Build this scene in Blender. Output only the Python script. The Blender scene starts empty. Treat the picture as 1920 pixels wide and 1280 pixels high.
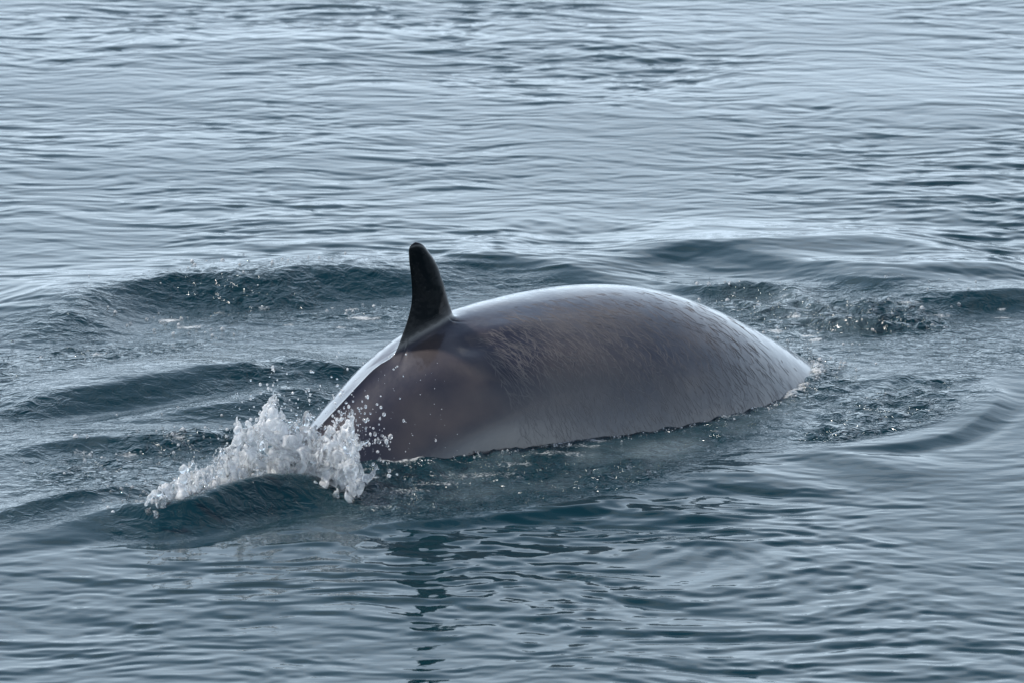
import bpy, math, random
import numpy as np

# ------------------------------------------------------------------ camera, sky, sun
R = math.radians
sc = bpy.context.scene
rng = np.random.default_rng(7)
random.seed(7)

CAM_H, PITCH, LENS = 4.4, R(12.0), 200.0
cam_data = bpy.data.cameras.new('camera')
cam_data.lens = LENS
cam_data.sensor_width = 36.0
cam_data.clip_start = 0.1
cam_data.clip_end = 20000
cam_data.dof.use_dof = True
cam_data.dof.focus_distance = 19.6
cam_data.dof.aperture_fstop = 8.0
cam = bpy.data.objects.new('camera', cam_data)
cam.location = (0, 0, CAM_H)
cam.rotation_euler = (math.pi / 2 - PITCH, 0, 0)
sc.collection.objects.link(cam)
sc.camera = cam

SUN_EL, SUN_AZ = R(52), R(-72)          # azimuth clockwise from +Y (away from the camera)
world = bpy.data.worlds.new('World')
sc.world = world
world.use_nodes = True
wn, wl = world.node_tree.nodes, world.node_tree.links
wn.clear()
w_out = wn.new('ShaderNodeOutputWorld')
w_bg = wn.new('ShaderNodeBackground')
w_bg.inputs['Strength'].default_value = 0.10
sky = wn.new('ShaderNodeTexSky')
sky.sky_type = 'NISHITA'
sky.sun_disc = False
sky.sun_elevation = SUN_EL
sky.sun_rotation = SUN_AZ
sky.air_density = 1.0
sky.dust_density = 1.0
sky.ozone_density = 1.0
# broken cloud sheet at one height over the whole sky
geo = wn.new('ShaderNodeTexCoord')
sep = wn.new('ShaderNodeSeparateXYZ')
wl.new(geo.outputs['Generated'], sep.inputs[0])
zc = wn.new('ShaderNodeMath'); zc.operation = 'MAXIMUM'; zc.inputs[1].default_value = 0.0
wl.new(sep.outputs['Z'], zc.inputs[0])
za = wn.new('ShaderNodeMath'); za.operation = 'ADD'; za.inputs[1].default_value = 0.12
wl.new(zc.outputs[0], za.inputs[0])
dv = wn.new('ShaderNodeVectorMath'); dv.operation = 'DIVIDE'
wl.new(geo.outputs['Generated'], dv.inputs[0])
cz = wn.new('ShaderNodeCombineXYZ')
for k in range(3):
    wl.new(za.outputs[0], cz.inputs[k])
wl.new(cz.outputs[0], dv.inputs[1])
cn = wn.new('ShaderNodeTexNoise')
cn.inputs['Scale'].default_value = 1.5
cn.inputs['Detail'].default_value = 6
cn.inputs['Roughness'].default_value = 0.55
cn.inputs['Distortion'].default_value = 0.5
wl.new(dv.outputs[0], cn.inputs['Vector'])
cr = wn.new('ShaderNodeMapRange'); cr.interpolation_type = 'SMOOTHSTEP'
cr.inputs['From Min'].default_value = 0.48
cr.inputs['From Max'].default_value = 0.68
cr.inputs['To Min'].default_value = 0.0
cr.inputs['To Max'].default_value = 0.36
wl.new(cn.outputs['Fac'], cr.inputs['Value'])
cmix = wn.new('ShaderNodeMix'); cmix.data_type = 'RGBA'
wl.new(cr.outputs[0], cmix.inputs['Factor'])
wl.new(sky.outputs[0], cmix.inputs['A'])
cmix.inputs['B'].default_value = (11.0, 10.8, 10.6, 1)
# bright sea haze thickening towards the horizon all round
om = wn.new('ShaderNodeMath'); om.operation = 'SUBTRACT'; om.inputs[0].default_value = 1.0
wl.new(zc.outputs[0], om.inputs[1])
pw = wn.new('ShaderNodeMath'); pw.operation = 'POWER'; pw.inputs[1].default_value = 2.2
wl.new(om.outputs[0], pw.inputs[0])
hm = wn.new('ShaderNodeMix'); hm.data_type = 'RGBA'
wl.new(pw.outputs[0], hm.inputs['Factor'])
wl.new(cmix.outputs['Result'], hm.inputs['A'])
hm.inputs['B'].default_value = (11.8, 14.4, 17.2, 1)
wl.new(hm.outputs['Result'], w_bg.inputs['Color'])
wl.new(w_bg.outputs[0], w_out.inputs[0])

sun_data = bpy.data.lights.new('sun', 'SUN')
sun_data.energy = 4.2
sun_data.angle = R(7)
sun_data.color = (1.0, 0.95, 0.88)
sun = bpy.data.objects.new('sun', sun_data)
sun.rotation_euler = (math.pi / 2 - SUN_EL, 0, math.pi - SUN_AZ)
sun.location = (5, 30, 20)
sc.collection.objects.link(sun)

sc.view_settings.view_transform = 'Standard'
sc.view_settings.look = 'None'
sc.view_settings.exposure = 0.18
sc.view_settings.gamma = 1.0

# ------------------------------------------------------------------ helpers
FPX = 1920 * LENS / 36
FW = np.array([0, math.cos(PITCH), -math.sin(PITCH)])
UP = np.array([0, math.sin(PITCH), math.cos(PITCH)])
CAM = np.array([0, 0, CAM_H])


def ray(px, py):
    return FW + ((px - 960) / FPX) * np.array([1.0, 0, 0]) + ((640 - py) / FPX) * UP


def ground(px, py, z=0.0):
    r = ray(px, py)
    return CAM + (z - CAM_H) / r[2] * r


def proj(P):
    v = P - CAM
    d = v @ FW
    return np.stack([960 + FPX * v[..., 0] / d, 640 - FPX * (v @ UP) / d], -1)


def sstep(a, b, x):
    t = np.clip((x - a) / (b - a), 0, 1)
    return t * t * (3 - 2 * t)


def spline(xk, yk, x):
    xk = np.asarray(xk, float); yk = np.asarray(yk, float)
    n = len(xk); h = np.diff(xk); A = np.zeros((n, n)); b = np.zeros(n); A[0, 0] = A[-1, -1] = 1
    for i in range(1, n - 1):
        A[i, i - 1] = h[i - 1]; A[i, i] = 2 * (h[i - 1] + h[i]); A[i, i + 1] = h[i]
        b[i] = 6 * ((yk[i + 1] - yk[i]) / h[i] - (yk[i] - yk[i - 1]) / h[i - 1])
    m = np.linalg.solve(A, b)
    x = np.clip(x, xk[0], xk[-1])
    i = np.clip(np.searchsorted(xk, x) - 1, 0, n - 2); t = x - xk[i]; hh = h[i]
    return yk[i] + t * ((yk[i + 1] - yk[i]) / hh - hh * (2 * m[i] + m[i + 1]) / 6) + t * t * m[i] / 2 + t ** 3 * (m[i + 1] - m[i]) / (6 * hh)


def mesh_from_arrays(name, V, F):
    """V (n,3); F (m,k) with k = 3 or 4."""
    V = np.ascontiguousarray(V, np.float32); F = np.ascontiguousarray(F, np.int32)
    me = bpy.data.meshes.new(name)
    k = F.shape[1]
    me.vertices.add(len(V)); me.vertices.foreach_set('co', V.ravel())
    me.loops.add(F.size); me.loops.foreach_set('vertex_index', F.ravel())
    me.polygons.add(len(F)); me.polygons.foreach_set('loop_start', np.arange(0, F.size, k, dtype=np.int32))
    me.polygons.foreach_set('use_smooth', np.ones(len(F), bool))
    me.update(calc_edges=True)
    me.validate()
    return me


def add_attr(me, name, arr):
    a = me.attributes.new(name, 'FLOAT', 'POINT')
    a.data.foreach_set('value', np.ascontiguousarray(arr, np.float32))


def link(name, me, mat, parent=None, **props):
    o = bpy.data.objects.new(name, me)
    sc.collection.objects.link(o)
    me.materials.append(mat)
    if parent:
        o.parent = parent
    for k, v in props.items():
        o[k] = v
    return o


def fft_field(n, dx, lam_lo, lam_hi, power, slope, main_dir=None, spread=1.0, seed=0):
    """Periodic random surface with wavelengths lam_lo..lam_hi and the given rms slope."""
    g = np.random.default_rng(seed)
    k1 = np.fft.fftfreq(n, dx) * 2 * np.pi
    kx, ky = np.meshgrid(k1, k1, indexing='ij')
    k = np.hypot(kx, ky) + 1e-9
    klo, khi = 2 * np.pi / lam_hi, 2 * np.pi / lam_lo
    amp = k ** -power * sstep(klo * 0.6, klo * 1.2, k) * (1 - sstep(khi * 0.8, khi * 1.2, k))
    if main_dir is not None:
        c = np.abs(kx * math.cos(main_dir) + ky * math.sin(main_dir)) / k
        amp = amp * c ** spread
    spec = amp * (g.normal(size=k.shape) + 1j * g.normal(size=k.shape))
    h = np.real(np.fft.ifft2(spec))
    s = np.sqrt(np.mean(np.gradient(h, dx, axis=0) ** 2 + np.gradient(h, dx, axis=1) ** 2))
    return (h * slope / s).astype(np.float32)


def sample(tex, dx, x, y):
    n = tex.shape[0]
    u = x / dx; v = y / dx
    i = np.floor(u).astype(np.int64); j = np.floor(v).astype(np.int64)
    fu = (u - i); fv = (v - j)
    fu = fu * fu * (3 - 2 * fu) if False else fu
    i0 = i % n; i1 = (i + 1) % n; j0 = j % n; j1 = (j + 1) % n
    return (tex[i0, j0] * (1 - fu) * (1 - fv) + tex[i1, j0] * fu * (1 - fv) + tex[i0, j1] * (1 - fu) * fv + tex[i1, j1] * fu * fv)


def node_mat(name):
    m = bpy.data.materials.new(name)
    m.use_nodes = True
    nt = m.node_tree
    return m, nt, nt.nodes, nt.links, nt.nodes['Principled BSDF']


# ------------------------------------------------------------------ whale body shape (parametric)
TH = 0.7886
AX = np.array([math.cos(TH), math.sin(TH)])
NX = np.array([-AX[1], AX[0]])                  # towards the far flank
ORG = np.array([-0.3928, 19.0791])
CURV = 0.0105
SK = [-3.1, -2.6, -2.2, -1.8, -1.3, -.75, -.3, 0.1, .5, .9, 1.3, 1.7, 2.1, 2.6, 3.4, 4.3, 4.9]
ZT = [-1.42, -1.2, -.98, -.72, -0.4186, -0.1435, 0.1189, 0.3439, 0.4064, 0.401, 0.3355, 0.1663, -0.066, -0.40, -1.0, -1.75, -2.3]
WD = [.62, .40, .10, .105, .140, .197, .274, .3776, .4968, .5896, .5996, .600, .68, .71, .66, .42, .04]
HR = [.06, .10, 1.3, 1.4, 1.35, 1.26, 1.2, 1.14, 1.1, 1.06, 1.02, 1.0, 1.0, 1.0, .95, .8, .8]
PP = [1.0, 1.0, 1.05, 1.05, 1.05, 1.09, 1.18, 1.16, 1.05, 1.0, 1.0, 1.0, 1.0, 1.0, 1.0, 1.0, 1.0]
LWD = np.log(WD)


def body_raw(s, ph):
    s = np.asarray(s, float); ph = np.asarray(ph, float)
    zt = spline(SK, ZT, s); w = np.exp(spline(SK, LWD, s))
    h = w * np.interp(s, SK, HR); p = np.interp(s, SK, PP)
    sn = np.sin(ph)
    lat = w * np.sign(sn) * np.abs(sn) ** p + CURV * s * s
    z = zt - h * (1 - np.cos(ph))
    keel = .030 * (1 - sstep(-.14, .04, s)) * sstep(-1.8, -1.2, s)
    z = z + keel * np.exp(-np.abs(ph) / .13)
    return np.stack([ORG[0] + s * AX[0] + lat * NX[0], ORG[1] + s * AX[1] + lat * NX[1], z], -1)


def param_of(px, py):
    s, p = np.meshgrid(np.linspace(-.6, 2.2, 281), np.linspace(-1.6, 0.0, 161), indexing='ij')
    q = proj(body_raw(s, p))
    i = np.argmin((q[..., 0] - px) ** 2 + (q[..., 1] - py) ** 2)
    return s.ravel()[i], p.ravel()[i]


DENTS = []
for px, py, rs, rp, amp in [(886, 645, .06, .11, -.014), (835, 700, .14, .18, .009), (925, 715, .12, .13, .006),
                            (960, 615, .16, .10, .008), (800, 770, .2, .25, -.010), (1060, 690, .25, .2, .006),
                            (1230, 640, .25, .2, -.006), (920, 800, .2, .16, .008)]:
    DENTS.append((*param_of(px, py), rs, rp, amp))


def body(s, ph):
    P = body_raw(s, ph)
    e = 1e-3
    ds = body_raw(s + e, ph) - body_raw(s - e, ph)
    dp = body_raw(s, ph + e) - body_raw(s, ph - e)
    n = np.cross(dp, ds)
    n /= np.linalg.norm(n, axis=-1, keepdims=True) + 1e-12
    n *= np.where((n[..., 2:3] * np.cos(ph)[..., None]) < 0, -1, 1)
    off = np.zeros(P.shape[:-1])
    for s0, p0, rs, rp, amp in DENTS:
        off = off + amp * np.exp(-((s - s0) / rs) ** 2 - ((ph - p0) / rp) ** 2)
    return P + n * off[..., None], n


# dorsal fin profile in the mid plane: rows of (z, s trailing, s leading, thickness)
FIN = np.array([(.300, -.012, .264, .070), (.338, .012, .258, .060), (.374, .036, .248, .054), (.420, .059, .236, .051),
                (.479, .073, .222, .049), (.530, .073, .207, .043), (.570, .070, .195, .039), (.617, .064, .172, .033),
                (.660, .062, .142, .030), (.680, .068, .124, .024), (.692, .083, .106, .014)])

# ------------------------------------------------------------------ materials
def water_material():
    m, nt, N, L, B = node_mat('sea_water')
    B.inputs['Base Color'].default_value = (.0012, .021, .026, 1)
    B.inputs['Roughness'].default_value = 0.03
    B.inputs['IOR'].default_value = 1.333
    ae = N.new('ShaderNodeAttribute'); ae.attribute_name = 'sky_sheen'
    am = N.new('ShaderNodeMix'); am.data_type = 'RGBA'
    L.new(ae.outputs['Fac'], am.inputs['Factor'])
    am.inputs['A'].default_value = (.0009, .019, .027, 1); am.inputs['B'].default_value = (.075, .105, .12, 1)  # churned water lightened in colour, standing in for sky sheen
    L.new(am.outputs['Result'], B.inputs['Base Color'])
    tc = N.new('ShaderNodeTexCoord')
    at = N.new('ShaderNodeAttribute'); at.attribute_name = 'chop'
    fo = N.new('ShaderNodeAttribute'); fo.attribute_name = 'foam'
    n1 = N.new('ShaderNodeTexNoise'); n1.inputs['Scale'].default_value = 17; n1.inputs['Detail'].default_value = 3
    n1.inputs['Roughness'].default_value = .6; n1.inputs['Distortion'].default_value = .6
    L.new(tc.outputs['Object'], n1.inputs['Vector'])
    h1 = N.new('ShaderNodeMath'); h1.operation = 'MULTIPLY'
    L.new(n1.outputs['Fac'], h1.inputs[0]); L.new(at.outputs['Fac'], h1.inputs[1])
    b1 = N.new('ShaderNodeBump'); b1.inputs['Strength'].default_value = 1.0; b1.inputs['Distance'].default_value = 0.042
    L.new(h1.outputs[0], b1.inputs['Height'])
    n2 = N.new('ShaderNodeTexNoise'); n2.inputs['Scale'].default_value = 7; n2.inputs['Detail'].default_value = 3
    mp = N.new('ShaderNodeMapping'); mp.inputs['Scale'].default_value = (.7, 1.2, 1)
    L.new(tc.outputs['Object'], mp.inputs['Vector']); L.new(mp.outputs[0], n2.inputs['Vector'])
    b2 = N.new('ShaderNodeBump'); b2.inputs['Strength'].default_value = 0.5; b2.inputs['Distance'].default_value = 0.006
    L.new(n2.outputs['Fac'], b2.inputs['Height']); L.new(b1.outputs[0], b2.inputs['Normal'])
    L.new(b2.outputs[0], B.inputs['Normal'])
    # foam: broken white froth where the foam attribute is set
    n3 = N.new('ShaderNodeTexNoise'); n3.inputs['Scale'].default_value = 42; n3.inputs['Detail'].default_value = 6
    n3.inputs['Roughness'].default_value = .7; n3.inputs['Distortion'].default_value = 1.2
    L.new(tc.outputs['Object'], n3.inputs['Vector'])
    ad = N.new('ShaderNodeMath'); ad.operation = 'ADD'
    L.new(n3.outputs['Fac'], ad.inputs[0]); L.new(fo.outputs['Fac'], ad.inputs[1])
    mr = N.new('ShaderNodeMapRange'); mr.inputs['From Min'].default_value = .98; mr.inputs['From Max'].default_value = 1.3
    mr.inputs['To Max'].default_value = .85
    L.new(ad.outputs[0], mr.inputs['Value'])
    fb = N.new('ShaderNodeBsdfPrincipled')
    fb.inputs['Base Color'].default_value = (.72, .74, .75, 1); fb.inputs['Roughness'].default_value = .45
    L.new(b1.outputs[0], fb.inputs['Normal'])
    mx = N.new('ShaderNodeMixShader')
    L.new(mr.outputs[0], mx.inputs[0]); L.new(B.outputs[0], mx.inputs[1]); L.new(fb.outputs[0], mx.inputs[2])
    L.new(mx.outputs[0], N['Material Output'].inputs['Surface'])
    return m


def skin_material():
    m, nt, N, L, B = node_mat('wet_whale_skin')
    tc = N.new('ShaderNodeTexCoord')
    n1 = N.new('ShaderNodeTexNoise'); n1.inputs['Scale'].default_value = 3.2; n1.inputs['Detail'].default_value = 5
    L.new(tc.outputs['Object'], n1.inputs['Vector'])
    cr = N.new('ShaderNodeValToRGB')
    cr.color_ramp.elements[0].position = .40; cr.color_ramp.elements[0].color = (.014, .012, .020, 1)
    cr.color_ramp.elements[1].position = .66; cr.color_ramp.elements[1].color = (.064, .050, .046, 1)
    L.new(n1.outputs['Fac'], cr.inputs[0])
    fa = N.new('ShaderNodeAttribute'); fa.attribute_name = 'fin'
    mx = N.new('ShaderNodeMix'); mx.data_type = 'RGBA'
    L.new(fa.outputs['Fac'], mx.inputs['Factor']); L.new(cr.outputs[0], mx.inputs['A'])
    mx.inputs['B'].default_value = (.004, .004, .005, 1)
    L.new(mx.outputs['Result'], B.inputs['Base Color'])
    B.inputs['Roughness'].default_value = .34
    fs = N.new('ShaderNodeMath'); fs.operation = 'MULTIPLY_ADD'; fs.inputs[1].default_value = -.65; fs.inputs[2].default_value = .65
    L.new(fa.outputs['Fac'], fs.inputs[0]); L.new(fs.outputs[0], B.inputs['Specular IOR Level'])
    B.inputs['Coat Weight'].default_value = .95
    B.inputs['Coat IOR'].default_value = 1.48
    n2 = N.new('ShaderNodeTexNoise'); n2.inputs['Scale'].default_value = 5; n2.inputs['Detail'].default_value = 3
    L.new(tc.outputs['Object'], n2.inputs['Vector'])
    mr = N.new('ShaderNodeMapRange'); mr.inputs['To Min'].default_value = .015; mr.inputs['To Max'].default_value = .09
    mr.inputs['From Min'].default_value = .35; mr.inputs['From Max'].default_value = .7
    L.new(n2.outputs['Fac'], mr.inputs['Value']); L.new(mr.outputs[0], B.inputs['Coat Roughness'])
    n3 = N.new('ShaderNodeTexNoise'); n3.inputs['Scale'].default_value = 60; n3.inputs['Detail'].default_value = 4
    L.new(tc.outputs['Object'], n3.inputs['Vector'])
    bp = N.new('ShaderNodeBump'); bp.inputs['Strength'].default_value = .25; bp.inputs['Distance'].default_value = .002
    L.new(n3.outputs['Fac'], bp.inputs['Height'])
    n4 = N.new('ShaderNodeTexNoise'); n4.inputs['Scale'].default_value = 8; n4.inputs['Detail'].default_value = 3
    mp = N.new('ShaderNodeMapping'); mp.inputs['Rotation'].default_value = (0, 0, TH); mp.inputs['Scale'].default_value = (1.4, .8, .7)
    L.new(tc.outputs['Object'], mp.inputs['Vector']); L.new(mp.outputs[0], n4.inputs['Vector'])
    bq = N.new('ShaderNodeBump'); bq.inputs['Strength'].default_value = .5; bq.inputs['Distance'].default_value = .012
    L.new(n4.outputs['Fac'], bq.inputs['Height']); L.new(bp.outputs[0], bq.inputs['Normal'])
    L.new(bp.outputs[0], B.inputs['Normal']); L.new(bq.outputs[0], B.inputs['Coat Normal'])
    return m


def splash_material():
    m, nt, N, L, B = node_mat('aerated_water')
    B.inputs['Base Color'].default_value = (.95, .97, .98, 1)
    B.inputs['Roughness'].default_value = .03
    B.inputs['IOR'].default_value = 1.333
    B.inputs['Transmission Weight'].default_value = 1.0
    w = N.new('ShaderNodeBsdfPrincipled')
    w.inputs['Base Color'].default_value = (.90, .91, .92, 1); w.inputs['Roughness'].default_value = .25
    w.inputs['IOR'].default_value = 1.333
    tl = N.new('ShaderNodeBsdfTranslucent'); tl.inputs['Color'].default_value = (.92, .93, .94, 1)
    wt = N.new('ShaderNodeMixShader'); wt.inputs[0].default_value = .5
    L.new(w.outputs[0], wt.inputs[1]); L.new(tl.outputs[0], wt.inputs[2])
    tc = N.new('ShaderNodeTexCoord')
    n = N.new('ShaderNodeTexNoise'); n.inputs['Scale'].default_value = 15; n.inputs['Detail'].default_value = 5
    n.inputs['Roughness'].default_value = .6; n.inputs['Distortion'].default_value = 1.0
    L.new(tc.outputs['Object'], n.inputs['Vector'])
    mr = N.new('ShaderNodeMapRange'); mr.inputs['From Min'].default_value = .42; mr.inputs['From Max'].default_value = .62
    mr.inputs['To Min'].default_value = .05; mr.inputs['To Max'].default_value = .85
    L.new(n.outputs['Fac'], mr.inputs['Value'])
    mx = N.new('ShaderNodeMixShader')
    L.new(mr.outputs[0], mx.inputs[0]); L.new(B.outputs[0], mx.inputs[1]); L.new(wt.outputs[0], mx.inputs[2])
    L.new(mx.outputs[0], N['Material Output'].inputs['Surface'])
    return m


def rivulet_material():
    m, nt, N, L, B = node_mat('trickling_water')
    B.inputs['Base Color'].default_value = (.13, .12, .12, 1)  # base paler than the skin: light caught by the trickles, put into colour
    B.inputs['Roughness'].default_value = .12
    B.inputs['IOR'].default_value = 1.333
    return m


M_RIV = rivulet_material()
M_SEA, M_SKIN, M_SPLASH = water_material(), skin_material(), splash_material()

# ------------------------------------------------------------------ the sea
def grow(start, first, ratio, end):
    out = []; x = start; d = first
    while x < end:
        d *= ratio; x += d; out.append(x)
    return np.array(out)


xs = np.arange(-2.95, 2.9501, .0092)
xr = grow(xs[-1], .0092, 1.13, 4000)
xs = np.concatenate([-xr[::-1], xs, xr])
ya = [15.3]
while ya[-1] < 30.6:
    ya.append(ya[-1] + .011 + .006 * (ya[-1] - 15.3) / 15.3)
ya = np.array(ya)
yr = grow(ya[-1], .017, 1.12, 6000)
yl = 15.3 - grow(0, .011, 1.13, 3000)
ys = np.concatenate([yl[::-1], ya, yr])
X, Y = np.meshgrid(xs, ys, indexing='ij')
nx, ny = X.shape
X = X.ravel(); Y = Y.ravel()
core = (1 - sstep(2.95, 7, np.abs(X))) * (1 - sstep(30.6, 37, Y)) * sstep(9, 15.3, Y)

T_AMB = fft_field(2048, .012, .055, .45, 1.6, .078, R(88), 1.7, 1)
T_SWELL = fft_field(512, .08, 1.2, 5.0, 1.5, .03, R(70), 1.5, 2)
T_CHOP = fft_field(2048, .006, .045, .22, 1.5, .24, None, 1, 3)
T_FINE = fft_field(2048, .006, .05, .16, 1.3, .05, R(95), 2.0, 8)
T_LOW = fft_field(256, .05, .5, 3.0, 1.2, 1.0, None, 1, 4)
T_LOW /= T_LOW.std()


def poly_sdf(px_pts, gx, gy):
    pts = np.array([ground(*q)[:2] for q in px_pts])
    inside = np.zeros(gx.shape, bool); dist = np.full(gx.shape, 1e9)
    for (x0, y0), (x1, y1) in zip(pts, np.roll(pts, -1, 0)):
        c = ((y0 > gy) != (y1 > gy)) & (gx < (x1 - x0) * (gy - y0) / (y1 - y0 + 1e-12) + x0)
        inside ^= c
        t = np.clip(((gx - x0) * (x1 - x0) + (gy - y0) * (y1 - y0)) / ((x1 - x0) ** 2 + (y1 - y0) ** 2), 0, 1)
        dist = np.minimum(dist, np.hypot(gx - x0 - t * (x1 - x0), gy - y0 - t * (y1 - y0)))
    return np.where(inside, dist, -dist)


# coarse lattice for soft regions
LX0, LY0, LD = -3.5, 15.0, .04
lx, ly = np.meshgrid(np.arange(LX0, 3.5, LD), np.arange(LY0, 31, LD), indexing='ij')


def lat_sample(tex):
    u = np.clip((X - LX0) / LD, 0, tex.shape[0] - 1.001); v = np.clip((Y - LY0) / LD, 0, tex.shape[1] - 1.001)
    i = u.astype(int); j = v.astype(int); fu = u - i; fv = v - j
    return tex[i, j] * (1 - fu) * (1 - fv) + tex[i + 1, j] * fu * (1 - fv) + tex[i, j + 1] * (1 - fu) * fv + tex[i + 1, j + 1] * fu * fv


def region(pts, soft):
    return lat_sample(sstep(-soft, soft, poly_sdf(pts, lx, ly)))


wake = region([(-150, 640), (60, 600), (160, 560), (300, 525), (600, 500), (850, 508), (1050, 530), (1280, 540), (1330, 525), (1500, 530), (1700, 555), (2100, 545),
               (2100, 690), (1880, 700), (1860, 755), (1720, 812), (1480, 850), (1250, 905), (1160, 935), (860, 980), (640, 992),
               (400, 1000), (240, 975), (100, 990), (-150, 1010)], .12)
rough = [  # (polygon, soft edge m, strength)
    ([(1290, 550), (1370, 530), (1560, 545), (1760, 590), (1790, 620), (1560, 640), (1500, 660), (1400, 610)], .12, 1.0),   # behind the shoulder
    ([(640, 880), (900, 838), (1250, 815), (1450, 745), (1540, 700), (1620, 720), (1400, 830), (1170, 930), (860, 972), (640, 985)], .08, 1.05),
    ([(1540, 760), (1700, 715), (1830, 710), (1865, 745), (1720, 805), (1560, 830), (1480, 830)], .08, 1.1),
    ([(130, 570), (300, 530), (620, 505), (760, 510), (760, 600), (500, 610), (150, 600)], .15, .6),
    ([(-50, 660), (300, 640), (420, 640), (300, 680), (-50, 730)], .12, .8),
    ([(-50, 790), (150, 720), (420, 690), (560, 690), (480, 730), (200, 770)], .1, .55),
    ([(100, 860), (280, 820), (460, 800), (580, 810), (600, 900), (300, 930), (60, 960), (-50, 940)], .1, .95),
    ([(200, 960), (400, 910), (600, 890), (760, 900), (800, 960), (600, 990), (380, 1010), (220, 1010)], .08, .55),
    ([(290, 780), (480, 735), (640, 730), (620, 790), (420, 790)], .08, .5),
]
chop = .3 * wake
for pts, soft, k in rough:
    chop = np.maximum(chop, k * region(pts, soft))
calm = region([(560, 640), (800, 615), (800, 690), (640, 690), (500, 660), (440, 640)], .1)
chop = chop * (1 - .7 * calm)
pat = .75 + .35 * sample(T_LOW, .05, X * 1.3, Y * .9)
chop = chop * np.clip(pat, .25, 1.5)

Z = np.zeros_like(X)
wx = .05 * sample(T_LOW, .05, X + 3.1, Y + 1.7); wy = .05 * sample(T_LOW, .05, X + 7.7, Y + 5.3)
amb_gain = (1 - .72 * wake) * (.8 + .28 * np.clip(sample(T_LOW, .05, X * .5 + 2, Y * .35 + 9), -1.5, 1.8))
h0 = sample(T_AMB, .012, X + wx, Y + wy)
Z += core * amb_gain * sample(T_AMB, .012, X + wx, Y + wy + 5.0 * h0)     # crests lean towards the viewer
Z += core * sample(T_SWELL, .08, X, Y) * .35
Z += core * chop * sample(T_CHOP, .006, X + wx, Y + wy)
Z += core * .35 * sample(T_FINE, .006, X, Y) * (.3 + .7 * wake)


def catmull(P, n):
    P = np.asarray(P, float)
    t = np.concatenate([[0], np.cumsum(np.linalg.norm(np.diff(P[:, :2], axis=0), axis=1))])
    tt = np.linspace(0, t[-1], n)
    out = np.stack([spline(t, P[:, k], tt) for k in range(P.shape[1])], -1)
    return out


def ridge(px_pts, wf, wb, trough=.35, n=70):
    """px_pts: (px, py, crest height). wf / wb: widths of the near and far face in metres."""
    global Z
    P = catmull([(*ground(a, b, h)[:2], h) for a, b, h in px_pts], n)
    u = np.linspace(0, 1, n)
    P[:, 2] = np.clip(P[:, 2], 0, None) * sstep(0, .22, u) * (1 - sstep(.78, 1, u))
    lo = P[:, :2].min(0) - 3.2 * max(wf, wb); hi = P[:, :2].max(0) + 3.2 * max(wf, wb)
    k = np.nonzero((X > lo[0]) & (X < hi[0]) & (Y > lo[1]) & (Y < hi[1]))[0]
    x = X[k] + .9 * wx[k]; y = Y[k] + .9 * wy[k]
    best = np.full(len(k), 1e9)
    amp = np.zeros(len(k)); side = np.zeros(len(k)); wsum = np.full(len(k), 1e-12)
    for step in (0, 1):                       # first the distance, then softly blended height and side
        for a, b in zip(P[:-1], P[1:]):
            e = b[:2] - a[:2]; l2 = e @ e
            t = np.clip(((x - a[0]) * e[0] + (y - a[1]) * e[1]) / l2, 0, 1)
            dx = x - a[0] - t * e[0]; dy = y - a[1] - t * e[1]
            d = np.hypot(dx, dy)
            if step == 0:
                best = np.minimum(best, d)
            else:
                w = np.exp(-(d * d - best * best) / .02)
                wsum += w; amp += w * (a[2] + t * (b[2] - a[2]))
                side += w * np.clip((e[0] * dy - e[1] * dx) / math.sqrt(l2) / .02, -1, 1)
    d = best; amp = amp / wsum
    near = .5 - .5 * np.clip(side / wsum, -1, 1)
    cusp = lambda q: np.exp(.3 - np.sqrt(q * q + .09))
    hN = .45 * np.exp(-(d / wf) ** 2) + .55 * cusp(d / (.75 * wf)) - trough * np.exp(-((d - 1.9 * wf) / (.8 * wf)) ** 2)
    hF = .7 * np.exp(-(d / wb) ** 2) + .3 * cusp(d / wb)
    t0 = trough * math.exp(-(1.9 / .8) ** 2)
    Z[k] += amp * (near * (hN + t0 * np.exp(-(d / wf) ** 2)) + (1 - near) * hF)


# bow and shoulder waves pushed up by the whale (crest runs left to right, near face steep)
ridge([(-60, 660, .0), (40, 612, .03), (150, 562, .055), (300, 526, .065), (450, 508, .07), (600, 497, .075), (740, 500, .07), (880, 512, .05), (1000, 528, .02), (1060, 535, 0)], .17, .42)
ridge([(740, 492, .0), (840, 478, .04), (950, 476, .05), (1040, 490, .05), (1110, 512, .04), (1200, 530, .01), (1240, 535, 0)], .20, .45)
ridge([(1080, 452, 0), (1200, 450, .03), (1400, 447, .045), (1600, 440, .04), (1750, 452, .03), (1900, 470, .0)], .22, .4, .2)
ridge([(1330, 470, 0), (1500, 486, .035), (1640, 500, .045), (1760, 496, .05), (1880, 488, .05), (2040, 480, .03)], .2, .35, .25)
ridge([(1420, 540, .0), (1500, 522, .03), (1600, 520, .045), (1700, 534, .05), (1790, 542, .055), (1880, 538, .05), (2060, 530, .03)], .14, .3)
ridge([(1280, 545, 0), (1340, 535, .035), (1390, 532, .04), (1450, 540, .03), (1520, 555, .03), (1600, 575, 0)], .07, .12)
ridge([(1400, 585, 0), (1450, 572, .025), (1490, 565, .032), (1530, 575, .022), (1580, 592, 0)], .07, .12)
ridge([(1560, 560, 0), (1620, 556, .035), (1680, 570, .035), (1750, 588, .02), (1800, 596, 0)], .07, .12)
ridge([(1500, 605, 0), (1560, 598, .03), (1610, 606, .03), (1680, 622, 0)], .06, .1)
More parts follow.
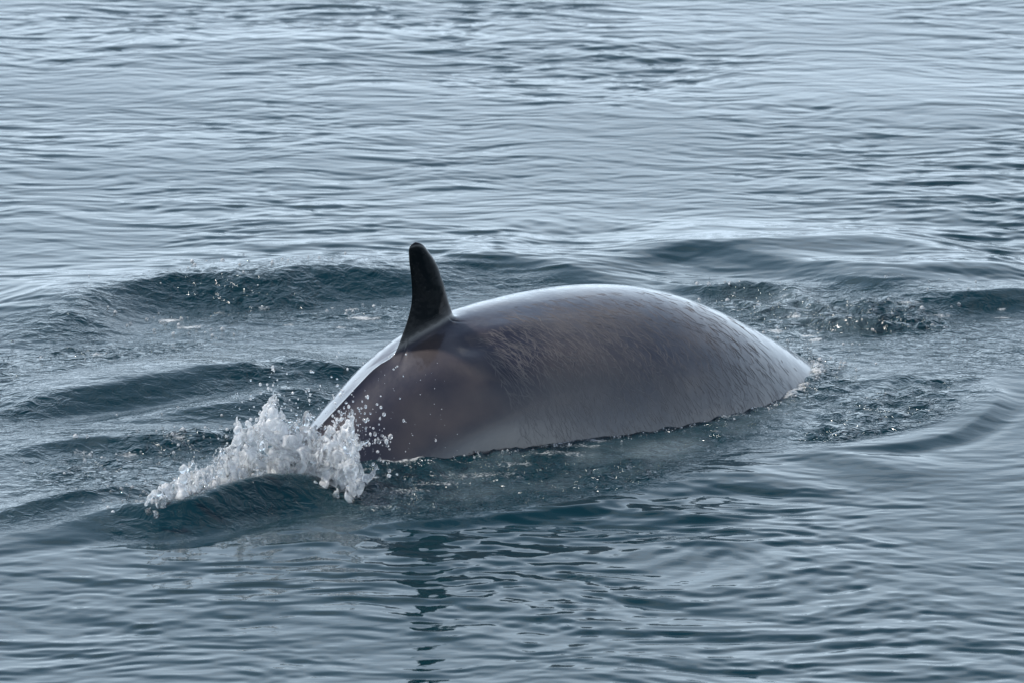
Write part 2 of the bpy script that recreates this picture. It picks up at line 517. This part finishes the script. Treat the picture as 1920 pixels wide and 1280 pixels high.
# waves on the left flank of the wake
ridge([(-60, 790, 0), (40, 752, .03), (200, 708, .05), (330, 688, .05), (430, 677, .05), (520, 680, .04), (620, 690, .02), (680, 690, 0)], .13, .3)
ridge([(480, 665, 0), (560, 668, .03), (640, 672, .035), (720, 668, 0)], .09, .2)
ridge([(270, 790, 0), (350, 765, .025), (450, 738, .04), (530, 728, .04), (620, 735, .02), (660, 740, 0)], .09, .2)
ridge([(-60, 860, 0), (100, 835, .02), (300, 820, .03), (450, 800, .025), (560, 795, 0)], .1, .2)
# wave pushed up by the tail stock, below the splash
ridge([(-80, 1025, .0), (20, 1000, .012), (130, 975, .024), (240, 948, .046), (330, 938, .062), (430, 905, .08), (520, 888, .085), (600, 892, .07), (680, 908, .04), (760, 930, .015), (800, 940, 0)], .105, .15, .35)
ridge([(-80, 985, 0), (60, 955, .03), (200, 925, .03), (260, 915, 0)], .07, .12)
# edge of the turbulent apron in front of the whale
ridge([(600, 1010, 0), (720, 985, .015), (860, 970, .02), (1000, 950, .018), (1120, 935, .02), (1180, 925, .012), (1260, 905, .0)], .045, .14, .15)
ridge([(1160, 915, 0), (1260, 893, .016), (1360, 880, .022), (1440, 885, .022), (1560, 905, .0)], .16, .26, .2)
ridge([(1400, 860, 0), (1500, 845, .012), (1580, 850, .018), (1660, 865, .018), (1760, 900, 0)], .12, .2, .2)
ridge([(900, 960, 0), (1060, 945, .012), (1180, 940, .02), (1300, 955, .016), (1420, 975, 0)], .14, .24, .2)
# right-hand rim of the boil
ridge([(1480, 838, 0), (1600, 832, .015), (1720, 806, .016), (1800, 778, .02), (1855, 748, .018), (1868, 722, .012), (1830, 704, .008), (1740, 706, 0)], .045, .12, .2)
ridge([(1180, 765, 0), (1560, 735, .0), (1640, 715, .012), (1760, 700, .016), (1840, 700, 0)], .08, .2, .2)

# water creeping up along the skin
S_ = np.linspace(-1.0, 2.6, 260)
PHG = np.linspace(0, 2.2, 200)
wl_near, wl_far = [], []
for s in S_:
    for sgn, dst in ((-1, wl_near), (1, wl_far)):
        P = body_raw(np.full(200, s), sgn * PHG)
        if P[0, 2] > 0 > P[-1, 2]:
            i = np.argmax(P[:, 2] < 0)
            dst.append(P[i, :2])
WLINE = np.array(wl_near + wl_far)
k = np.nonzero((X > -1.6) & (X < 2.0) & (Y > 17.6) & (Y < 22))[0]
dw = np.full(len(k), 1e9)
for q in WLINE[::2]:
    dw = np.minimum(dw, (X[k] - q[0]) ** 2 + (Y[k] - q[1]) ** 2)
dw = np.sqrt(dw)
lap = sample(T_LOW, .05, X[k] * 4, Y[k] * 4)
lip = np.exp(-(dw / .045) ** 2)
Z[k] += lip * (.004 + .002 * lap) + lip * .55 * sample(T_CHOP, .006, X[k] * 1.2 + 2, Y[k] * 1.2)
chop[k] = np.maximum(chop[k], 1.0 * np.exp(-(dw / .09) ** 2))

# foam
foam = np.zeros_like(X)
foam[k] = .56 * np.exp(-(dw / .05) ** 2) * np.clip(.75 + .35 * lap, 0, 1.15)


def foam_patch(px, py, rx, ry, a, n=None):
    global foam
    g = ground(px, py)
    q = ((X - g[0]) / rx) ** 2 + ((Y - g[1]) / ry) ** 2
    foam = np.maximum(foam, (a + .06) * np.exp(-q))


for args in [(315, 592, .07, .07, .62), (355, 612, .09, .05, .6), (395, 613, .05, .03, .55), (680, 596, .10, .06, .62), (660, 576, .05, .06, .55),
             (545, 606, .05, .05, .5), (625, 570, .04, .05, .5), (415, 578, .05, .05, .5), (495, 570, .05, .04, .5), (180, 665, .07, .06, .5), (640, 612, .08, .04, .5),
             (1490, 595, .06, .08, .55), (1530, 640, .05, .06, .58), (1515, 632, .05, .05, .6), (1455, 622, .06, .06, .55), (1700, 580, .08, .06, .5),
             (1760, 592, .10, .05, .52), (1880, 592, .08, .04, .55), (1880, 582, .04, .03, .5), (1620, 612, .05, .03, .5), (1370, 535, .05, .06, .5), (1470, 560, .08, .05, .45),
             (760, 925, .2, .08, .46), (900, 890, .3, .10, .45), (960, 870, .2, .08, .45), (1050, 850, .3, .08, .46), (820, 905, .2, .08, .46), (1080, 835, .2, .06, .48), (700, 950, .2, .08, .42),
             (1340, 805, .05, .05, .5), (1120, 826, .08, .05, .5), (240, 850, .07, .06, .52), (330, 830, .08, .05, .52), (430, 812, .06, .06, .5), (150, 850, .06, .05, .48),
             (480, 870, .3, .16, .55), (620, 880, .16, .12, .6), (350, 925, .2, .10, .48), (690, 905, .08, .06, .6)]:
    foam_patch(*args)

V = np.stack([X, Y, Z], -1)
idx = np.arange(nx * ny, dtype=np.int32).reshape(nx, ny)
F = np.stack([idx[:-1, :-1].ravel(), idx[1:, :-1].ravel(), idx[1:, 1:].ravel(), idx[:-1, 1:].ravel()], -1)
me = mesh_from_arrays('sea', V, F)
add_attr(me, 'chop', np.clip(chop * core, 0, 1.7))
add_attr(me, 'foam', foam)
sheen = region([(700, 880), (900, 845), (1250, 822), (1450, 760), (1540, 715), (1600, 725), (1400, 820), (1150, 900), (880, 940), (720, 945)], .12)  # apron painted paler in place of sky reflected by the chop
sheen = np.maximum(sheen, .5 * region([(1340, 545), (1560, 555), (1760, 600), (1600, 640), (1500, 650)], .15))
sheen = sheen * np.clip(.55 + .45 * sample(T_LOW, .05, X * 2.3, Y * 1.3) + 25 * sample(T_CHOP, .006, X * .6, Y * .6), 0, 1)
add_attr(me, 'sky_sheen', np.clip(sheen, 0, 1))
link('sea', me, M_SEA, kind='structure', label='rippled grey blue sea churned green around the whale')

# ------------------------------------------------------------------ the whale
s_fin0, s_fin1, ph0 = -.075, .345, .30
s_a = np.concatenate([np.linspace(-3.1, -1.0, 70)[:-1], np.linspace(-1.0, s_fin0, 70)[:-1]])
s_b = np.linspace(s_fin0, s_fin1, 91)
s_c = np.concatenate([np.linspace(s_fin1, 2.3, 150)[1:], np.linspace(2.3, 4.9, 90)[1:]])
sg = np.concatenate([s_a, s_b, s_c])
p_mid = np.linspace(-ph0, ph0, 91)
p_pos = np.linspace(ph0, math.pi, 120)[1:]
pg = np.concatenate([-p_pos[::-1], p_mid, p_pos])[1:]          # drop the duplicate at -pi
SS, PG = np.meshgrid(sg, pg, indexing='ij')
BV, BN = body(SS, PG)
fin_mask = np.zeros(SS.shape)
i0 = len(s_a); j0 = int(np.argmin(np.abs(pg + ph0)))
U_ = np.linspace(-1, 1, 91); 
uu, vv = np.meshgrid(U_, U_, indexing='ij')
c = np.maximum(np.abs(uu), np.abs(vv))
lev = 1 - c
al = np.arctan2(vv, uu)
al[c < 1e-9] = 0
patch = BV[i0:i0 + 91, j0:j0 + 91].copy()
LB = .16
t = np.clip((lev - LB) / (1 - LB), 0, 1)
zf = FIN[0, 0] + (FIN[-1, 0] - FIN[0, 0]) * (1 - (1 - t) ** 1.35)


def finprof(z, col):
    return spline(FIN[:, 0], FIN[:, col], z)


tr, le, th = finprof(zf, 1), finprof(zf, 2), finprof(zf, 3)
shrink = np.sqrt(np.clip((1 - t) / .06, 0, 1))                    # round the very tip
mid = (tr + le) / 2; half = (le - tr) / 2 * np.where(t > .94, shrink, 1)
sc_ = mid + half * np.cos(al) - .055 * (zf - FIN[0, 0]) / (FIN[-1, 0] - FIN[0, 0])
lt = th / 2 * np.where(t > .94, shrink, 1) * np.sin(al) * (.80 + .38 * np.cos(al)) * np.where(np.cos(al) < 0, np.abs(np.sin(al)) ** .35, 1)
# the base section lies on the back, not in a level plane
zback = spline(SK, ZT, sc_)
zbase = FIN[0, 0]
rise = (zf - zbase) / (FIN[-1, 0] - zbase)
zfin = np.maximum(zf, 0) * 1.0
zfin = zback + .003 + rise * (FIN[-1, 0] - (zback + .003))
lat = lt + CURV * sc_ ** 2 - .05 * rise
foil = np.stack([ORG[0] + sc_ * AX[0] + lat * NX[0], ORG[1] + sc_ * AX[1] + lat * NX[1], zfin], -1)
x = np.clip(lev / LB, 0, 1)
kx = (x * x * (3 - 2 * x))[..., None]
newp = patch * (1 - kx) + foil * kx
for it in range(16):                                            # soften the fillet at the fin's foot
    w = ((lev < LB + .08) & (lev > .02)).astype(float)[1:-1, 1:-1, None] * .5
    avg = (newp[:-2, 1:-1] + newp[2:, 1:-1] + newp[1:-1, :-2] + newp[1:-1, 2:]) / 4
    newp[1:-1, 1:-1] = newp[1:-1, 1:-1] * (1 - w) + avg * w
BV[i0:i0 + 91, j0:j0 + 91] = newp
fin_mask[i0:i0 + 91, j0:j0 + 91] = sstep(LB * .35, LB + .14, lev)
ns, npn = SS.shape
idx = np.arange(ns * npn).reshape(ns, npn)
idn = np.roll(idx, -1, 1)
F = np.stack([idx[:-1].ravel(), idx[1:].ravel(), idn[1:].ravel(), idn[:-1].ravel()], -1)
VB = BV.reshape(-1, 3)
base = np.array([ORG[0], ORG[1], 0.0])
me = mesh_from_arrays('whale', VB - base, F)
add_attr(me, 'fin', fin_mask.ravel())
whale = link('whale', me, M_SKIN, label='dark grey whale rolling through the sea, back arched and dorsal fin raised', category='whale')
whale.location = base

# raised rivulets of water and fine skin ridges running down the near flank
RV, RF = [], []
g = np.random.default_rng(5)


def stroke(s, p, length, width, height, slant):
    n = 8
    pts_s = [s]; pts_p = [p]
    step = length / n
    drift = slant + g.normal() * .3
    w_here = float(np.exp(spline(SK, LWD, np.array([s]))[0]))
    for i in range(n):
        drift += g.normal() * .16
        pts_s.append(pts_s[-1] + step * math.sin(drift))
        pts_p.append(pts_p[-1] - step * math.cos(drift) / w_here)
    ps = np.array(pts_s); pp_ = np.array(pts_p)
    C, Nn = body(ps, pp_)
    T = np.gradient(C, axis=0); T /= np.linalg.norm(T, axis=1, keepdims=True) + 1e-9
    Bn = np.cross(T, Nn)
    tt = np.linspace(0, 1, n + 1)
    prof = np.sin(np.pi * np.clip(tt, .02, .98)) ** .6 * (.6 + .6 * tt)
    wv = (width * prof)[:, None]; hv = (height * prof)[:, None]
    b = sum(len(v) for v in RV)
    L_ = C - Bn * wv - Nn * .0006; M_ = C + Nn * hv; R_ = C + Bn * wv - Nn * .0006
    RV.append(np.concatenate([L_, M_, R_]))
    m = n + 1
    for i in range(n):
        RF.append((b + i, b + i + 1, b + m + i + 1, b + m + i))
        RF.append((b + m + i, b + m + i + 1, b + 2 * m + i + 1, b + 2 * m + i))


clusters = [((1090, 620), .16, .22, 260), ((1020, 690), .2, .25, 330), ((1180, 690), .25, .3, 380), ((1300, 680), .22, .3, 240), ((1120, 770), .3, .18, 230),
            ((950, 650), .1, .14, 110), ((905, 720), .09, .14, 90), ((1400, 680), .14, .25, 130), ((1000, 780), .2, .15, 90), ((1240, 600), .2, .15, 90), ((860, 730), .08, .12, 30)]
for (cx, cy), rs, rp, n in clusters:
    s0, p0 = param_of(cx, cy)
    for _ in range(int(n * 1.5)):
        s = s0 + g.normal() * rs; p = min(p0 + g.normal() * rp, -.16)
        if s < .38 and p > -.35:
            continue
        if not (.2 < s < 1.95):
            continue
        stroke(s, p, g.gamma(2.2, .015) + .012, g.uniform(.0011, .0027), g.uniform(.0006, .0014), .28 if p < -.6 else .55)
me = mesh_from_arrays('skin_rivulets', np.concatenate(RV) - base, np.array(RF))
link('skin_rivulets', me, M_RIV, whale, kind='stuff', label='thin raised trickles of water running down the flank')

# ------------------------------------------------------------------ the splash
def surface_nets(f, org, h):
    """Quads of the f = 0 surface (f > 0 inside) on a regular grid."""
    s = f > 0
    nx_, ny_, nz_ = f.shape
    cs = np.zeros((nx_ - 1, ny_ - 1, nz_ - 1), np.int8)
    for a in (0, 1):
        for b in (0, 1):
            for c_ in (0, 1):
                cs += s[a:nx_ - 1 + a, b:ny_ - 1 + b, c_:nz_ - 1 + c_]
    act = (cs > 0) & (cs < 8)
    ids = np.full(act.shape, -1, np.int64)
    I, J, K = np.nonzero(act)
    ids[I, J, K] = np.arange(len(I))
    acc = np.zeros((len(I), 3)); cnt = np.zeros(len(I))
    corners = [(a, b, c_) for a in (0, 1) for b in (0, 1) for c_ in (0, 1)]
    for p in range(8):
        for q in range(p + 1, 8):
            A_, B_ = np.array(corners[p]), np.array(corners[q])
            if np.abs(A_ - B_).sum() != 1:
                continue
            fa = f[I + A_[0], J + A_[1], K + A_[2]]; fb = f[I + B_[0], J + B_[1], K + B_[2]]
            m = (fa > 0) != (fb > 0)
            t_ = np.where(m, fa / np.where(m, fa - fb, 1), 0)
            acc += np.where(m[:, None], A_ + t_[:, None] * (B_ - A_), 0); cnt += m
    Vv = (np.stack([I, J, K], -1) + acc / cnt[:, None]) * h + org
    Q = []
    for ax in range(3):
        sl0 = [slice(None)] * 3; sl1 = [slice(None)] * 3
        sl0[ax] = slice(0, -1); sl1[ax] = slice(1, None)
        a, b = s[tuple(sl0)], s[tuple(sl1)]
        e = np.argwhere(a != b)
        o1, o2 = [(1, 2), (2, 0), (0, 1)][ax]
        e = e[(e[:, o1] > 0) & (e[:, o2] > 0) & (e[:, o1] < f.shape[o1] - 1) & (e[:, o2] < f.shape[o2] - 1)]
        d1 = np.zeros(3, int); d1[o1] = 1; d2 = np.zeros(3, int); d2[o2] = 1
        v = [ids[tuple((e - d1 - d2).T)], ids[tuple((e - d2).T)], ids[tuple(e.T)], ids[tuple((e - d1).T)]]
        q = np.stack(v, -1)
        flip = ~a[tuple(e.T)]
        q[flip] = q[flip][:, ::-1]
        Q.append(q)
    return Vv, np.concatenate(Q)


def noise3(shape, h, lo, hi, power, seed, zs=1.5):
    gg = np.random.default_rng(seed)
    w_ = gg.normal(size=shape).astype(np.float32)
    fr = [np.fft.fftfreq(shape[0], h), np.fft.fftfreq(shape[1], h), np.fft.rfftfreq(shape[2], h)]
    k3 = np.sqrt(fr[0][:, None, None] ** 2 + fr[1][None, :, None] ** 2 + (zs * fr[2][None, None, :]) ** 2) + 1e-9
    amp = k3 ** -power * sstep(.6 / hi, 1.1 / hi, k3) * (1 - sstep(.8 / lo, 1.2 / lo, k3))
    v = np.fft.irfftn(np.fft.rfftn(w_) * amp, s=shape, axes=(0, 1, 2))
    return (v / v.std()).astype(np.float32)


# crest line of the splash on the water and its ragged top, both read along the crest
CREST = [(262, 952), (300, 940), (345, 930), (400, 908), (450, 890), (500, 877), (560, 880), (620, 890), (670, 900), (715, 897)]
cw = np.array([ground(a, b, .07) for a, b in CREST])
TOP = [(262, 955), (280, 935), (300, 922), (325, 915), (345, 893), (365, 880), (385, 890), (400, 882), (415, 858), (432, 842), (445, 808), (460, 822), (480, 806), (496, 792), (506, 768), (514, 752),
       (522, 776), (536, 800), (560, 806), (578, 802), (592, 818), (620, 822), (645, 812), (657, 800), (668, 826), (680, 856), (695, 880), (715, 872), (722, 890)]
BOT = [(262, 962), (300, 972), (345, 968), (380, 948), (420, 922), (460, 902), (500, 888), (560, 890), (620, 896), (670, 900), (700, 896), (722, 890)]
H3 = .0038
ox, oy, oz = cw[:, 0].min() - .10, cw[:, 1].min() - .22, -.03
shp = (int((cw[:, 0].max() + .10 - ox) / H3), int((cw[:, 1].max() + .30 - oy) / H3), int(.46 / H3))
gx = ox + np.arange(shp[0]) * H3; gy = oy + np.arange(shp[1]) * H3; gz = oz + np.arange(shp[2]) * H3
yc = np.interp(gx, cw[:, 0], cw[:, 1])
# heights of top and bottom edge above the water at the crest plane
pxs = np.array([proj(np.array([a, b, .1]))[0] for a, b in zip(gx, yc)])
mpp = np.array([(b / math.cos(PITCH)) / FPX for b in yc])
py0 = np.array([proj(np.array([a, b, 0.0]))[1] for a, b in zip(gx, yc)])
ztop = (py0 - np.interp(pxs, *np.array(TOP, float).T)) * mpp
zbot = (py0 - np.interp(pxs, *np.array(BOT, float).T)) * mpp
endf = sstep(255, 300, pxs) * (1 - sstep(655, 722, pxs))
NA = noise3(shp, H3, .03, .12, 1.5, 11)
NB = noise3(shp, H3, .012, .05, 1.4, 12)
NC = noise3(shp, H3, .05, .2, 1.5, 13)
XX, YY, ZZ = gx[:, None, None], gy[None, :, None], gz[None, None, :]
hrel = (ZZ - zbot[:, None, None]) / np.maximum(ztop - zbot, .02)[:, None, None]      # 0 bottom .. 1 top
vrel = YY - yc[:, None, None]
lean = .05 * hrel
sheet1 = np.abs(vrel - lean + .022 + .016 * NC)
sheet2 = np.abs(vrel - .11 - 1.4 * lean - .02 * NC)
web = 1.35 - 1.15 * np.abs(NA) + .15 * NB
thick = .0095 * (1.2 - .6 * np.clip(hrel, 0, 1.1)) * web
edge = (1 - np.clip(hrel, -.5, 2) + .16 * NA + .03 * NB) * .05
foot = (hrel + .14 + .22 * NA + .12 * NC + .05 * NB) * .06
f1 = np.minimum(np.minimum(thick - sheet1, edge), foot)
web2 = 1.35 - 1.15 * np.abs(NC + .3 * NB)
f2 = np.minimum(np.minimum(.0095 * web2 - sheet2, edge - .012), foot)
sheet3 = np.abs(vrel - .045 - 1.2 * lean + .02 * NA)
f2 = np.maximum(f2, np.minimum(np.minimum(.0095 * (1.3 - 1.2 * np.abs(NB * .5 + NC * .6)) - sheet3, edge), foot))
# froth heaped between the two sheets
mass = .026 - np.abs(vrel - .04) * .7 - .060 * np.clip(hrel, 0, 2) + .017 * NA + .005 * NB
mass = np.minimum(mass, foot + .01)
fld = np.maximum(np.maximum(f1, f2), mass) - .045 * (1 - endf)[:, None, None]
del f1, f2, mass, sheet1, sheet2


def add_ball(cx, cy, cz, r):
    global fld
    a = [max(0, int((q - o - r * 1.6) / H3)) for q, o in zip((cx, cy, cz), (ox, oy, oz))]
    b = [min(n_, int((q - o + r * 1.6) / H3) + 2) for q, o, n_ in zip((cx, cy, cz), (ox, oy, oz), shp)]
    if any(p >= q for p, q in zip(a, b)):
        return
    sl = tuple(slice(p, q) for p, q in zip(a, b))
    d = r - np.sqrt((gx[sl[0]][:, None, None] - cx) ** 2 + (gy[sl[1]][None, :, None] - cy) ** 2 + (gz[sl[2]][None, None, :] - cz) ** 2)
    fld[sl] = np.maximum(fld[sl], d)


gs = np.random.default_rng(21)


def at_plane(px, py, yy):
    r = ray(px, py)
    return CAM + yy / r[1] * r


def jet(px_pts, off, r0, r1):
    """A thin finger of water through the given picture points at the splash's own distance."""
    P = []
    for a, b in px_pts:
        xg = at_plane(a, b, 18.6)[0]
        P.append(at_plane(a, b, float(np.interp(xg, cw[:, 0], cw[:, 1])) + off))
    P = catmull(np.array(P), 34)
    for i, q in enumerate(P):
        u = i / 33
        r = r0 + (r1 - r0) * u
        r *= .8 + .45 * math.sin(u * 21 + px_pts[0][0])
        r = max(r, .0045)
        add_ball(*q, r)


jet([(508, 800), (512, 775), (510, 758), (514, 742)], .02, .020, .006)
jet([(524, 800), (517, 780), (512, 765)], .03, .014, .005)
jet([(572, 815), (577, 790), (588, 770), (588, 752), (582, 738)], .08, .011, .0045)
jet([(446, 830), (444, 812), (449, 802)], .0, .012, .005)
jet([(470, 830), (468, 806), (462, 795)], .03, .010, .0045)
jet([(652, 850), (656, 822), (660, 800), (662, 782)], -.01, .016, .006)
jet([(668, 850), (674, 836), (690, 826)], -.01, .009, .0045)
jet([(685, 895), (700, 886), (706, 872)], -.02, .012, .0045)
jet([(345, 905), (342, 886), (350, 876)], .0, .012, .005)
jet([(300, 925), (282, 930), (274, 945)], -.02, .011, .006)
for _ in range(30):      # lumps and fingertips along the ragged outline
    i = gs.integers(8, shp[0] - 8)
    q = 1 + gs.normal() * .13 if gs.random() < .6 else gs.uniform(0, .9)
    z_ = zbot[i] + (ztop[i] - zbot[i]) * q
    add_ball(gx[i], yc[i] + gs.normal() * .04 + .04 * q, z_, gs.uniform(.0035, .008))
for ax in range(3):       # keep the grid border outside
    for e in (0, -1):
        sl = [slice(None)] * 3; sl[ax] = e; fld[tuple(sl)] = -1
SV, SQ = surface_nets(fld, np.array([ox, oy, oz]), H3)
sb = np.array([cw[5, 0], cw[5, 1], 0.0])
me = mesh_from_arrays('splash', SV - sb, SQ)
o = link('splash', me, M_SPLASH, kind='stuff', label='white glassy splash thrown up by the tail stock', category='splash')
o.location = sb

# ------------------------------------------------------------------ droplets and bubbles
def icosphere(sub=1):
    import bmesh
    bm = bmesh.new(); bmesh.ops.create_icosphere(bm, subdivisions=sub, radius=1)
    Vv = np.array([v.co[:] for v in bm.verts]); Fv = np.array([[v.index for v in f_.verts] for f_ in bm.faces]); bm.free()
    return Vv, Fv


IV, IF = icosphere(1)
DV, DF = [], []
gd = np.random.default_rng(31)


def drop(P, r, stretch=None):
    b = len(DV) * len(IV)
    q = IV * r
    if stretch is not None:
        q = q * stretch
    DV.append(q + P); DF.append(IF + b)


known = [(683, 786, 4), (720, 776, 4), (745, 686, 2), (742, 688, 2), (761, 664, 1.6), (756, 704, 1.6), (690, 742, 2), (714, 742, 2), (686, 787, 4), (703, 813, 5), (711, 827, 4), (732, 818, 5), (722, 822, 4), (655, 780, 3),
         (668, 816, 4), (675, 828, 3), (708, 846, 4), (650, 795, 3), (640, 776, 3), (632, 786, 4), (640, 730, 2), (700, 802, 3), (686, 834, 3), (712, 860, 3), (628, 800, 4), (622, 808, 4), (610, 800, 4), (660, 830, 3), (503, 728, 3),
         (512, 722, 2), (470, 712, 2), (488, 720, 3), (579, 731, 3), (549, 736, 3), (556, 776, 3), (546, 768, 2), (440, 795, 3), (460, 790, 2), (580, 750, 3), (538, 700, 2), (520, 712, 2), (470, 740, 2), (441, 797, 3), (533, 755, 2)]
for a, b, r in known:
    drop(at_plane(a, b, 18.55 if a > 600 else 18.75), r * .0017 * gd.uniform(.8, 1.2), np.array([1, 1, gd.uniform(.85, 1.5)]))
for _ in range(210):          # cloud to the right of the splash, over the dark flank
    a = 600 + abs(gd.normal()) * 55 + 20; b = 835 - gd.gamma(2.0, 22) + (a - 650) * .15
    drop(at_plane(a, b, 18.5 + gd.normal() * .06), min(gd.gamma(2.2, .0011) + .0008, .0075), np.array([1, 1, gd.uniform(.8, 1.6)]))
for _ in range(170):          # above the crest
    a = gd.uniform(400, 640); b = np.interp(a, *np.array(TOP, float).T) - gd.gamma(1.6, 18)
    drop(at_plane(a, b, 18.65 + gd.normal() * .08), gd.gamma(2.2, .0008) + .0008, np.array([1, 1, gd.uniform(.8, 1.5)]))
for _ in range(620):          # mist close to the ragged edge
    a = gd.uniform(290, 700); b = np.interp(a, *np.array(TOP, float).T) + 6 - gd.gamma(1.3, 13)
    drop(at_plane(a, b, 18.6 + gd.normal() * .07), gd.uniform(.0006, .0017), np.array([1, 1, gd.uniform(.8, 2.0)]))
for _ in range(40):
    a = gd.uniform(680, 860); b = gd.uniform(680, 860)
    drop(at_plane(a, b, 18.5), gd.uniform(.0008, .0016))
me = mesh_from_arrays('spray_droplets', np.concatenate(DV) - sb, np.concatenate(DF))
o = link('spray_droplets', me, M_SPLASH, kind='stuff', label='fine white droplets flying around the splash', category='spray')
o.location = sb

# ------------------------------------------------------------------ bubbles floating along the waterline and on the wake
def sea_height(x, y):
    i = int(np.searchsorted(xs, x)); j = int(np.searchsorted(ys, y))
    return float(Z.reshape(nx, ny)[min(i, nx - 1), min(j, ny - 1)])


DV, DF = [], []
gb = np.random.default_rng(41)
NW = np.array(wl_near)
for _ in range(260):
    q = NW[gb.integers(0, len(NW))]
    x_, y_ = q[0] + .71 * gb.gamma(1.5, .018), q[1] - .71 * gb.gamma(1.5, .018)
    r_ = min(gb.gamma(2.0, .0011) + .0008, .0045)
    drop(np.array([x_, y_, sea_height(x_, y_) + r_ * .2]), r_)
for px, py, sp, n in [(500, 507, .12, 10), (370, 517, .10, 8), (620, 515, .12, 8), (680, 575, .10, 14), (315, 592, .10, 18), (360, 612, .10, 14), (420, 545, .2, 10),
                      (1520, 690, .10, 60), (1500, 640, .12, 30), (1700, 580, .2, 24), (1370, 540, .12, 20),
                      (320, 935, .12, 60), (290, 950, .08, 40), (400, 915, .12, 40), (260, 850, .2, 40), (380, 830, .2, 40), (180, 665, .2, 16)]:
    c_ = ground(px, py)
    for _ in range(n):
        x_, y_ = c_[0] + gb.normal() * sp, c_[1] + gb.normal() * sp
        r_ = min(gb.gamma(2.0, .0018) + .0012, .010)
        drop(np.array([x_, y_, sea_height(x_, y_) + r_ * .2]), r_)
me = mesh_from_arrays('bubbles', np.concatenate(DV) - sb, np.concatenate(DF))
o = link('bubbles', me, M_SPLASH, kind='stuff', label='small glassy bubbles floating on the churned water', category='bubbles')
o.location = sb
